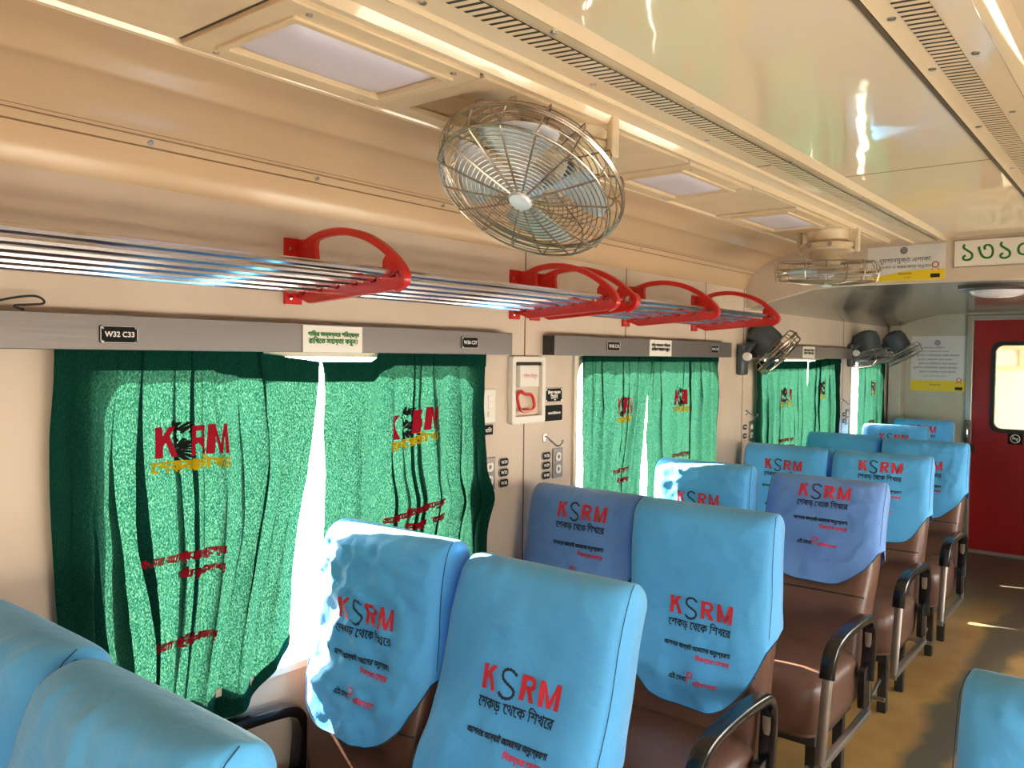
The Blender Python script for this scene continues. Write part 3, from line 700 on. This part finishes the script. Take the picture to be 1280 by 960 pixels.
# ------------------------------------------------------------------ notices on bulkhead and end wall
t = thing('number_sign', (0, YH, 0), 'cream coach number sign with green Bengali digits on the bulkhead', 'sign')
mk('sign_board', MB().box((-.886, -.006, 2.157), (-.47, 0, 2.300)), M['paper'], t, smooth=0)
mk('border', MB().ringplate(rrect(-.886, 2.157, -.47, 2.300, .001), rrect(-.880, 2.163, -.476, 2.294, .001), 1, -.008, -.004), M['armsteel'], t)
b = MB()
lay(b, "১৩১০", -.693, 2.233, w=.305, h=.088, fn=lambda p, q: (p, -.0075, q), bold=.02)
mk('lettering', b, M['green'], t, smooth=0)
def emblem(b, x, y, r, fn):
    n = 28
    for r0, r1 in ((r, r*.80), (r*.62, r*.45)):
        b.add([fn(x+q*math.cos(2*PI*k/n), y+q*math.sin(2*PI*k/n)) for q in (r0, r1) for k in range(n)], [(k, (k+1) % n, n+(k+1) % n, n+k) for k in range(n)])
    b.add([fn(x+p*r, y+q*r) for p, q in ((-.12, .35), (.12, .35), (.12, -.35), (-.12, -.35))], [(0, 1, 2, 3)])
def person_mark(b, x, y, h, fn):
    n = 24
    b.add([fn(x+q*math.cos(2*PI*k/n), y+h*.25+q*math.sin(2*PI*k/n)) for q in (h*.28, h*.19) for k in range(n)], [(k, (k+1) % n, n+(k+1) % n, n+k) for k in range(n)])
    b.add([fn(x+p*h, y+q*h) for p, q in ((-.2, -.02), (-.13, -.02), (-.25, -.2), (-.33, -.2))], [(0, 1, 2, 3)]); b.add([fn(x+p*h, y+q*h) for p, q in ((.2, -.02), (.13, -.02), (.25, -.2), (.33, -.2))], [(0, 1, 2, 3)])
def notice(name, x0, x1, z0, z1, y, big, rows, label):
    t = thing(name, (0, y, 0), label, 'notice'); H = z1-z0; w = x1-x0; f = lambda p, q: (p, -.0065, q)
    yl = z0+H*.17 if not big else z0+H*.30
    mk('notice_board', MB().box((x0, -.005, z0), (x1, 0, z1)), M['poster'], t, smooth=0)
    bl = MB()
    if big: bl.add([(x0, -.0058, z0), (x1, -.0058, z0), (x1, -.0058, z0+H*.30), (x0+w*.5, -.0058, z0+H*.27), (x0, -.0058, z0+H*.10)], [(0, 1, 2, 3, 4)])
    else: bl.add([(x0, -.0058, z0), (x1, -.0058, z0), (x1, -.0058, z0+H*.19), (x0, -.0058, z0+H*.19)], [(0, 1, 2, 3)])
    mk('yellow_band', bl, M['yellow'], t, smooth=0)
    b = MB(); emblem(b, x0+w*.48, z1-H*(.14 if big else .12), H*(.095 if big else .05), f)
    for s, fx, fz, fwid in rows: lay(b, s, x0+w*fx, z0+H*fz, w=w*fwid, fn=f, bold=.02 if big else .01)
    mk('lettering', b, M['ink'], t, smooth=0)
    b = MB(); person_mark(b, x0+w*.88, z0+H*(.33 if big else .17), H*(.34 if big else .15), f); mk('seal_mark', b, M['redink'], t, smooth=0)
    b = MB(); q = H*(.12 if big else .06); cx, cz = x0+w*.88, z0+q*.9
    b.add([f(cx-q, cz-q*.45), f(cx+q, cz-q*.45), f(cx+q, cz+q*.45), f(cx-q, cz+q*.45)], [(0, 1, 2, 3)]); mk('seal_base', b, M['ink'], t, smooth=0)
    return t
notice('no_smoking_notice', -1.308, -.922, 2.104, 2.290, YH, True,
       [("ধূমপানমুক্ত এলাকা", .49, .57, .66), ("ধূমপান না করার জন্য অনুেরাধ", .50, .38, .66), ("িনেদর্শনায়", .50, .19, .17), ("বাংলােদশ", .53, .08, .1)],
       'white and yellow no smoking notice on the bulkhead left of the number sign')
rows = [("জনস্বার্থ সতর্কীকরণ", .42, .79, .40)]+[("ধূমপান ও তামাকজাত দ্রব্য ব্যবহার", .44+.05*(i % 2), .72-.075*i, (.5, .78, .62, .7, .8, .66, .4)[i]) for i in range(7)]+[("িনেদর্শনায়", .45, .11, .2)]
notice('rules_notice', -1.83, -1.385, 1.405, 1.895, YE, False, rows, 'tall white notice with lines of text and yellow foot beside the red door')
# round ceiling ventilator and tubes in the low ceiling
t = thing('ceiling_dome_lamp', (-.76, 5.32, 2.096), 'round dome lamp on the low grey ceiling beyond the bulkhead', 'lamp')
mk('rim', MB().lathe([(.20, .0), (.205, -.012), (.19, -.022), (.15, -.024)], 36), M['steel'], t)
mk('dome', MB().lathe([(.15, -.02), (.13, -.042), (.08, -.056), (.02, -.06)], 32), M['diff'], t)

# ------------------------------------------------------------------ curtains
def curtain(y0t, y1t, y0b, y1b, n, seed, label, logo=None, ztop=None, zbot=None, bulge=None, rows=True, x=-1.973, hemdrop=None):
    rg = random.Random(seed); ph = [rg.uniform(0, 6.28) for _ in range(8)]
    zt = ztop or (lambda s: 1.712); zb = zbot or (lambda s: .72)
    amp = [rg.uniform(.5, 1.25) for _ in range(n+3)]; off = [rg.uniform(-.35, .35) for _ in range(n+3)]; wide = [rg.choice((0, 0, .22, .34)) for _ in range(n+3)]
    def P(s, t, dx=0):
        k = s*n; i = int(k); f = k-i; sm = f*f*(3-2*f)
        am = amp[i]*(1-sm)+amp[i+1]*sm; of = off[i]*(1-sm)+off[i+1]*sm
        th = 2*PI*(k+of+.16*math.sin(2.1*t+ph[0]+3*s)+.09*math.sin(6*t+ph[1]+7*s))
        e = min(1, 4*s*(1-s)+.25)
        if logo: e *= 1-.55*math.exp(-((s-logo[0])/.17)**2)
        ya = y0t+(y0b-y0t)*t; yb = y1t+(y1b-y1t)*t
        if bulge: yb += bulge(t)
        lam = (yb-ya)/n
        yy = ya+(yb-ya)*s+e*lam*((.10+.06*math.sin(5*t+ph[4]+2*s))+wide[i]*(1-sm)*(.5+.5*math.sin(2.6*t+ph[3]+i))+wide[i+1]*sm*(.5+.5*math.sin(2.6*t+ph[3]+i+1)))*math.sin(2*th+.7)
        yy += .008*math.sin(7*t+ph[2]+4*s)+.006*noise.noise((s*14, t*5, seed+9))
        z = zt(s)+(zb(s)-zt(s))*t+.004*math.sin(5*th)*0
        xx = x+e*min(am, 1.1)*.021*math.sin(th)*(.4+.6*min(1, t*4))+e*.0045*math.sin(2.37*th+3*t)*min(1, t*4)+.007*noise.noise((s*11, t*6, seed))+.003*noise.noise((s*30, t*16, seed))+dx
        return Vector((xx, yy, z))
    o = mk('curtain', MB().grid(P, n*16, 44), M['curtain'], smooth=80)
    tag(o, label, 'curtain', 'green window curtains')
    hd = hemdrop or .055
    mk('header_hem', MB().grid(lambda u, v: P(u, v*hd/.99, .004), n*16, 2), M['curtain'], o, smooth=80)
    mk('bottom_hem', MB().grid(lambda u, v: P(u, .955+v*.044, .005), n*16, 2), M['curtain'], o, smooth=80)
    if logo:
        s0, zc, wc, sl, slen = logo       # position along cloth, height, width in cloth fraction, slant
        W0 = y1t-y0t
        def F(p, q):
            s = s0+p/W0; t = (zt(s)-q)/(zt(s)-zb(s)); s = min(.995, max(.005, s))
            a = P(s, t); ds = P(min(1, s+.004), t)-P(max(0, s-.004), t); dt = P(s, t+.004)-P(s, t-.004)
            nn = dt.cross(ds); nn = nn.normalized() if nn.length > 1e-9 else Vector((1, 0, 0))
            if nn.x < -.3: pass
            return a+nn*.0035*(1 if nn.x > -.3 else -1)+Vector((.003, 0, 0))
        kw = dict(fn=F, cut=.004, slant=sl)
        b = MB(); lay(b, '#K', -wc*.40, zc-sl*wc*.4, w=wc*.20, h=.078, fn=F, cut=.004); lay(b, '#R', wc*.13, zc+sl*wc*.13, w=wc*.21, h=.078, fn=F, cut=.004); lay(b, '#M', wc*.39, zc+sl*wc*.39, w=wc*.24, h=.078, fn=F, cut=.004)
        mk('red_lettering', b, M['curred'], o, smooth=0)
        if slen:
            b = MB(); lay(b, "আপনার আস্থাই আমােদর অনুেপ্ররণা", 0, zc-.30, w=wc*1.18, h=.034, fat=.0028, **kw)
            lay(b, "িনরন্তর েসবায়", wc*.22, zc-.345, w=wc*.75, h=.032, fat=.0028, **kw)
            mk('tagline_lettering', b, M['curred'], o, smooth=0); b = MB()
            lay(b, "এই েসবা যাত্রীেদর জন্য", 0, zc-.52, w=wc*1.1, h=.034, fat=.0028, **kw)
            mk('footer_lettering', b, M['curred'], o, smooth=0)
        b = MB(); rebar_s(b, -wc*.14, zc, .082, F, .36); mk('bar_emblem', b, M['curblk'], o, smooth=0)
        b = MB(); lay(b, "েশকড় েথেক িশখের", 0, zc-.062, w=wc*1.06, h=.046, fat=.0020, **kw); mk('yellow_lettering', b, M['curyel'], o, smooth=0)
    return o
droop = lambda s: 1.712-.056*max(0, (s-.55)/.45)**.7 if s > .55 else 1.712
curtain(.795, 1.545, .80, 1.435, 7, 3, 'wide green curtain, left half of the near window', (.47, 1.452, .20, 0.0, True), droop, lambda s: .735-.03*(1-s)-.05*math.sin(PI*s)+(.10*max(0, (s-.8)/.2)), hemdrop=.075)
curtain(1.552, 2.315, 1.575, 2.325, 7, 11, 'green curtain, right half of the near window', (.50, 1.452, .22, .13, True), lambda s: 1.656 if s < .25 else 1.656+.056*min(1, (s-.25)/.12), lambda s: .86-.12*s, bulge=lambda t: .035*math.exp(-((t-.58)/.07)**2), hemdrop=.075)
curtain(2.958, 3.565, 2.955, 3.415, 7, 21, 'green curtain, left half of the second window', (.60, 1.452, .15, 0, True))
curtain(3.545, 4.315, 3.525, 4.31, 6, 31, 'green curtain, right half of the second window', (.42, 1.475, .14, 0, True))
curtain(4.86, 5.77, 4.88, 5.755, 8, 41, 'green curtain, left half of the third window behind pale wall fan', (.55, 1.44, .22, 0, True), lambda s: 1.665)
curtain(5.79, 6.52, 5.79, 6.50, 7, 51, 'green curtain, right half of the third window', (.45, 1.47, .12, 0, False), lambda s: 1.66+.045*s)
curtain(6.985, 7.78, 6.99, 7.77, 6, 61, 'narrow green curtain at the last window near end wall', (.5, 1.45, .16, 0, True))

# ------------------------------------------------------------------ seats
BH = .75; PIV = .43
def _ang(u): return math.acos(min(1, abs(u))**(4.6/2))
_us = [math.sin(PI/2*(-1+2*k/44)*.999)*.35+(-1+2*k/44)*.65 for k in range(45)]
ANG = [(-PI+_ang(u)) if u < 0 else -_ang(u) for u in _us]+[(_ang(u) if u > 0 else PI-_ang(u)) for u in [.97-1.94*k/22 for k in range(23)]]
def yc(h): return -.022*math.exp(-((h-.20)/.15)**2)-.016*math.exp(-((h-.64)/.13)**2)
def Wd(h): return .232+.012*min(1, max(0, h/.5))
def Dd(h): return .084-.010*min(1, max(0, (h-.3)/.45))
def bs(a, h, e, wr=None, n=4.6):
    R = .058; H = BH+e
    ph = math.asin(min(1, max(0, (h-(H-R))/R))); 
    w = Wd(h)+e-.28*R*(1-math.cos(ph)); d = (Dd(h)+e)*(.10+.90*math.cos(ph))
    c, s = math.cos(a), math.sin(a)
    x = w*math.copysign(abs(c)**(2/n), c); y = d*math.copysign(abs(s)**(2/n), s)
    if s < 0:
        u = abs(x)/w
        y -= .016*max(0, (u-.55)/.45)**1.5*(1-u**8)*(1 if e == 0 else .6)*max(0, min(1, (BH-.06-h)/.1))
    y += yc(h)
    if wr and s < 0: y -= wr(x, h)*(1-(abs(x)/w)**6)*math.cos(ph)
    return Vector((x, y, min(h, H)))
def front(x, h, e, wr, n=4.6):
    R = .058; H = BH+e; h = min(h, H-.0005)
    ph = math.asin(min(1, max(0, (h-(H-R))/R)))
    w = Wd(h)+e-.28*R*(1-math.cos(ph)); d = (Dd(h)+e)*(.10+.90*math.cos(ph)); u = min(.999, abs(x)/w)
    y = -d*(1-u**n)**(1/n)-.016*max(0, (u-.55)/.45)**1.5*(1-u**8)*.6*max(0, min(1, (BH-.06-h)/.1))+yc(h)-wr(x, h)*(1-u**6)*math.cos(ph)
    return Vector((x, y, h))
def loop_arm(t, x, y0, chrome, hw=.026):
    """armrest at side x; y0 shifts it along the seat"""
    pts = smooth_path([(x, -.085, .40), (x, -.07, .50), (x, -.065, .60), (x, -.095, .648), (x, -.17, .662), (x, -.30, .668), (x, -.44, .664), (x, -.53, .645), (x, -.575, .60), (x, -.59, .555)], 5)
    a = mk('armrest', MB().sweep(pts, hw, .017, (1, 0, 0), 12), M['black'], t)
    mk('pivot_bracket', MB().prism(rrect(-.17, .30, -.06, .47, .03), 0, x-.012, x+.012), M['black'], a, smooth=30)
    if chrome:
        b = MB(); b.sweep([(x, -.585, .58), (x, -.62, .42), (x, -.655, .245)], .016, .006, (1, 0, 0), 8)
        b.sweep([(x+.004, -.563, .56), (x+.004, -.60, .40), (x+.004, -.63, .27)], .010, .005, (1, 0, 0), 8)
        b.sweep([(x, -.66, .26), (x, -.35, .262), (x, -.07, .265)], .016, .012, (1, 0, 0), 8)
        b.sweep([(x, -.075, .26), (x, -.085, .36), (x, -.075, .50), (x, -.08, .59)], .013, .007, (1, 0, 0), 8)
        mk('arm_frame', b, M['armsteel'], t)
def seat(kind, X, Y, th, L, kd, cloth_, label, seed, logo=True, w=1.0, right=False, dx=.012, crumple=1.0):
    if kind == 'window': w = .965
    """kind: 'window' or 'aisle'; X centre, Y of the hinge under the backrest, th recline"""
    t = thing('train_seat', (X, Y, 0), label, 'seat', 'reclining seats facing the viewer')
    rot = Matrix.Translation((0, 0, PIV)) @ Matrix.Rotation(-math.radians(th), 4, 'X') @ Matrix.Diagonal((w, 1, 1, 1))
    NA = len(ANG)
    b = MB(); hs = [i*.03 for i in range(int((BH-.06)/.03)+1)]
    R = .058; hs += [BH-R+R*math.sin(PI/2*k/6) for k in range(7)]
    b.loft([[bs(a, h, 0) for a in ANG] for h in hs], True)
    bk = mk('backrest', b.xf(rot), M['leather'], t, smooth=60)
    # leather seam across the lower back
    sm = MB().tube([front(-.222+.444*i/30, .255, .001, lambda x, h: 0) for i in range(31)], .0035, 5).xf(rot)
    mk('seam', sm, M['frame'], bk)
    # cover
    E_ = .009; rg = random.Random(seed); ox = rg.uniform(-50, 50)
    def wr(x, h):
        a = noise.noise((x*7+ox, h*4.2+.8*x, ox))*.008+abs(noise.noise((x*15+2*h+ox, h*6-x*5, 3.1)))*.009
        a += .006*(1-abs(noise.noise((x*9-h*5+ox, h*11+x*6, 7.7))))**6
        a += .0045*math.sin(38*x+9*h+ox+2*noise.noise((x*4, h*3, ox)))*math.exp(-((h-.16)/.17)**2)
        a += .006*(1-abs(noise.noise((x*22+ox, h*5, 1.7))))**8*math.exp(-((BH-h)/.10)**2)
        if crumple > 1: a += (crumple-1)*.012*(1-abs(noise.noise((x*10+h*7+ox, h*13-x*4, 2.2))))**4
        return min(a, .03)+.004
    def hb(a):
        c, s = math.cos(a), math.sin(a)
        u = abs(math.copysign(abs(c)**(2/4.6), c))
        if s < 0:
            return BH-L+.38*L*max(0, u-.15)**3.4/(.85**3.4)+.006*math.sin(9*c+ox)
        return BH-.62*L+(.62*L-.34)*min(1, s*1.5)
    rings = []; NV = 56
    for j in range(NV+1):
        rg_ = []
        for k in range(NA):
            a = ANG[k]; h0 = hb(a)
            f = j/NV
            if f < .75: h = h0+(BH+E_-R-h0)*(f/.75)
            else: h = BH+E_-R+R*math.sin(PI/2*(f-.75)/.25)
            flare = .006*math.exp(-((h-h0)/.05)**2)
            rg_.append(bs(a, h, E_+flare, wr))
        rings.append(rg_)
    cb = MB().loft(rings); n0 = len(cb.v)-NA; cb.f.append(tuple(n0+k for k in range(NA)))
    cv_ = mk('head_cover', cb.xf(rot), M[cloth_], t, smooth=75)
    # dark stitching along both front corners and the hem
    for sgn in (-1, 1):
        ps = []
        a = -_ang(.985) if sgn > 0 else -PI+_ang(.985)
        h0 = hb(a)
        for i in range(26):
            f = i/25; h = h0+(BH+E_-.004-h0)*f
            ps.append(bs(a, h, E_+.0012, wr))
        mk('stitching', MB().tube([rot @ p for p in ps], .0011, 4), M['thread'], cv_)
    hem = []
    for a in ANG[:45]:
        hem.append(rot @ bs(a, hb(a)+.001, E_+.0075, wr))
    mk('hem_piping', MB().tube(hem, .0020, 5), M['thread'], cv_)
    if logo:
        H = BH+E_
        def F(p, q):                  # q is distance down from the top edge, negative = lower
            v_ = front(p, H+q, E_, wr); return rot @ (v_+Vector((0, -.0034, 0)))
        F0 = F
        F = lambda p, q: F0(p*1.06+dx, -kd+(q+kd)*1.06)
        kw = dict(fn=F, cut=.008)
        b = MB(); lay(b, '#K', -.080, -kd, h=.054, w=.042, **kw); lay(b, '#R', .024, -kd, h=.054, w=.043, **kw); lay(b, '#M', .080, -kd, h=.054, w=.050, **kw)
        mk('red_lettering', b, M['coverred'], cv_, smooth=0)
        b = MB(); rebar_s(b, -.029, -kd-.003, .062, F, .13)
        mk('bar_emblem', b, M['coverink'], cv_, smooth=0)
        b = MB(); lay(b, "েশকড় েথেক িশখের", 0, -kd-.053, w=.205, h=.036, fat=.0009, **kw)
        mk('slogan_lettering', b, M['coverink'], cv_, smooth=0)
        b = MB(); lay(b, "আপনার আস্থাই আমােদর অনুেপ্ররণা", -.002, -kd-.118, w=.215, h=.022, fat=.0011, **kw)
        mk('tagline_lettering', b, M['coverink'], cv_, smooth=0)
        b = MB(); lay(b, "এই েসবা", -.055, -kd-.212, w=.060, h=.020, fat=.0012, **kw)
        mk('footer_lettering', b, M['coverink'], cv_, smooth=0)
        b = MB(); lay(b, "িনরন্তর েসবায়", .052, -kd-.145, w=.105, h=.021, fat=.0013, **kw)
        mk('pink_tagline', b, M['coverpink'], cv_, smooth=0); b = MB()
        lay(b, 'P', -.012, -kd-.205, h=.036, bold=.01, **kw); lay(b, "হািরকা েমলা", .036, -kd-.216, w=.072, h=.017, fat=.0011, **kw)
        mk('pink_footer', b, M['coverpink'], cv_, smooth=0)
    # cushion
    b = MB(); NA2 = 40; rings = []
    prof = [(0, .30), (.0, .31), (.012, .32), (.018, .36), (.018, .42), (.015, .46), (.0, .49), (-.03, .508), (-.08, .515)]
    for e, z in prof:
        rg_ = []
        for k in range(NA2):
            a = 2*PI*(k+.5)/NA2; c, s = math.cos(a), math.sin(a)
            hx, hy = .222+e, .262+e
            rg_.append(Vector((hx*math.copysign(abs(c)**.36, c)*w, -.29+hy*math.copysign(abs(s)**.36, s), z+(.012*(-s) if z > .45 else 0))))
        rings.append(rg_)
    b.loft(rings, True); mk('cushion', b, M['leather'], t, smooth=50)
    # under-frame
    b = MB(); b.box((-.20*w, -.50, .255), (.20*w, -.06, .30)); b.box((-.19*w, -.46, .0), (-.15*w, -.42, .26)); b.box((.15*w, -.46, 0), (.19*w, -.42, .26)); b.box((-.19*w, -.14, 0), (-.15*w, -.10, .26)); b.box((.15*w, -.14, 0), (.19*w, -.10, .26))
    mk('under_frame', b, M['frame'], t, smooth=0, bevel=.004)
    mk('foot_bar', MB().tube([(-.21*w, -.60, .12), (.22*w, -.60, .12)], .011, 8).tube([(-.16*w, -.60, .12), (-.16*w, -.44, .16)], .009, 8).tube([(.16*w, -.60, .12), (.16*w, -.44, .16)], .009, 8), M['armsteel'], t)
    if kind == 'window': pass
    if kind == 'aisle':
        s = -1 if right else 1
        loop_arm(t, s*.265, 0, True); loop_arm(t, -s*.256, 0, False, .017)
    elif kind == 'window': loop_arm(t, -.250 if not right else .250, 0, False)
    return t
XA, XW = -1.19, -1.702
seat('aisle', XA, .41, 18, .74, .30, 'blue', 'aisle seat with plain looking blue cover at bottom left corner, nearest to viewer', 1)
seat('window', XW, .44, 17, .74, .30, 'blue', 'window seat with blue cover at far left edge, behind nearest aisle seat', 2)
seat('window', XW, 1.53, 7, .55, .225, 'blue', 'window seat with sunlit crumpled blue cover beside the near curtain gap', 3, crumple=2.2)
seat('aisle', XA, 1.43, 19, .74, .285, 'blue', 'aisle seat with large light blue cover at bottom centre, in front of brown chairs', 4, dx=.035)
seat('window', XW, 2.49, 11, .44, .09, 'shaded', 'window seat with periwinkle cover under the alarm box', 5, dx=.03)
seat('aisle', XA, 2.50, 4, .625, .325, 'blue', 'upright aisle seat whose long cover has its logo low down', 6, dx=.035)
seat('window', XW, 3.57, 4, .50, .17, 'blue', 'window seat with sun patch on its cover by the second window', 7, crumple=1.6)
seat('aisle', XA+.02, 3.51, 20, .46, .085, 'shaded', 'aisle seat with periwinkle cover above a brown cushion and black armrest', 8)
seat('window', XW, 4.58, 10, .47, .12, 'blue', 'window seat behind the periwinkle aisle seat, under third window', 9)
seat('aisle', XA, 4.57, 12, .47, .085, 'blue', 'aisle seat directly behind the periwinkle aisle seat', 10)
seat('window', XW, 5.62, 12, .47, .17, 'blue', 'window seat in shade under the third green curtain, one row before the sunlit top', 11)
seat('aisle', XA, 5.54, 14, .48, .17, 'blue', 'farthest aisle seat, next to the red door', 12)
seat('window', XW+.035, 6.76, 16, .47, .12, 'blue', 'window seat whose cover top is brightly sunlit, under the last curtain', 13)
seat('none', -1.63, 7.55, 15, .46, .10, 'blue', 'last seat against the end wall, under the tall notice', 14, w=.94)
seat('aisle', .0, 1.36, 15, .60, .28, 'blue', 'right hand seat with blue cover cut by the bottom right picture edge', 15, right=True, logo=False)
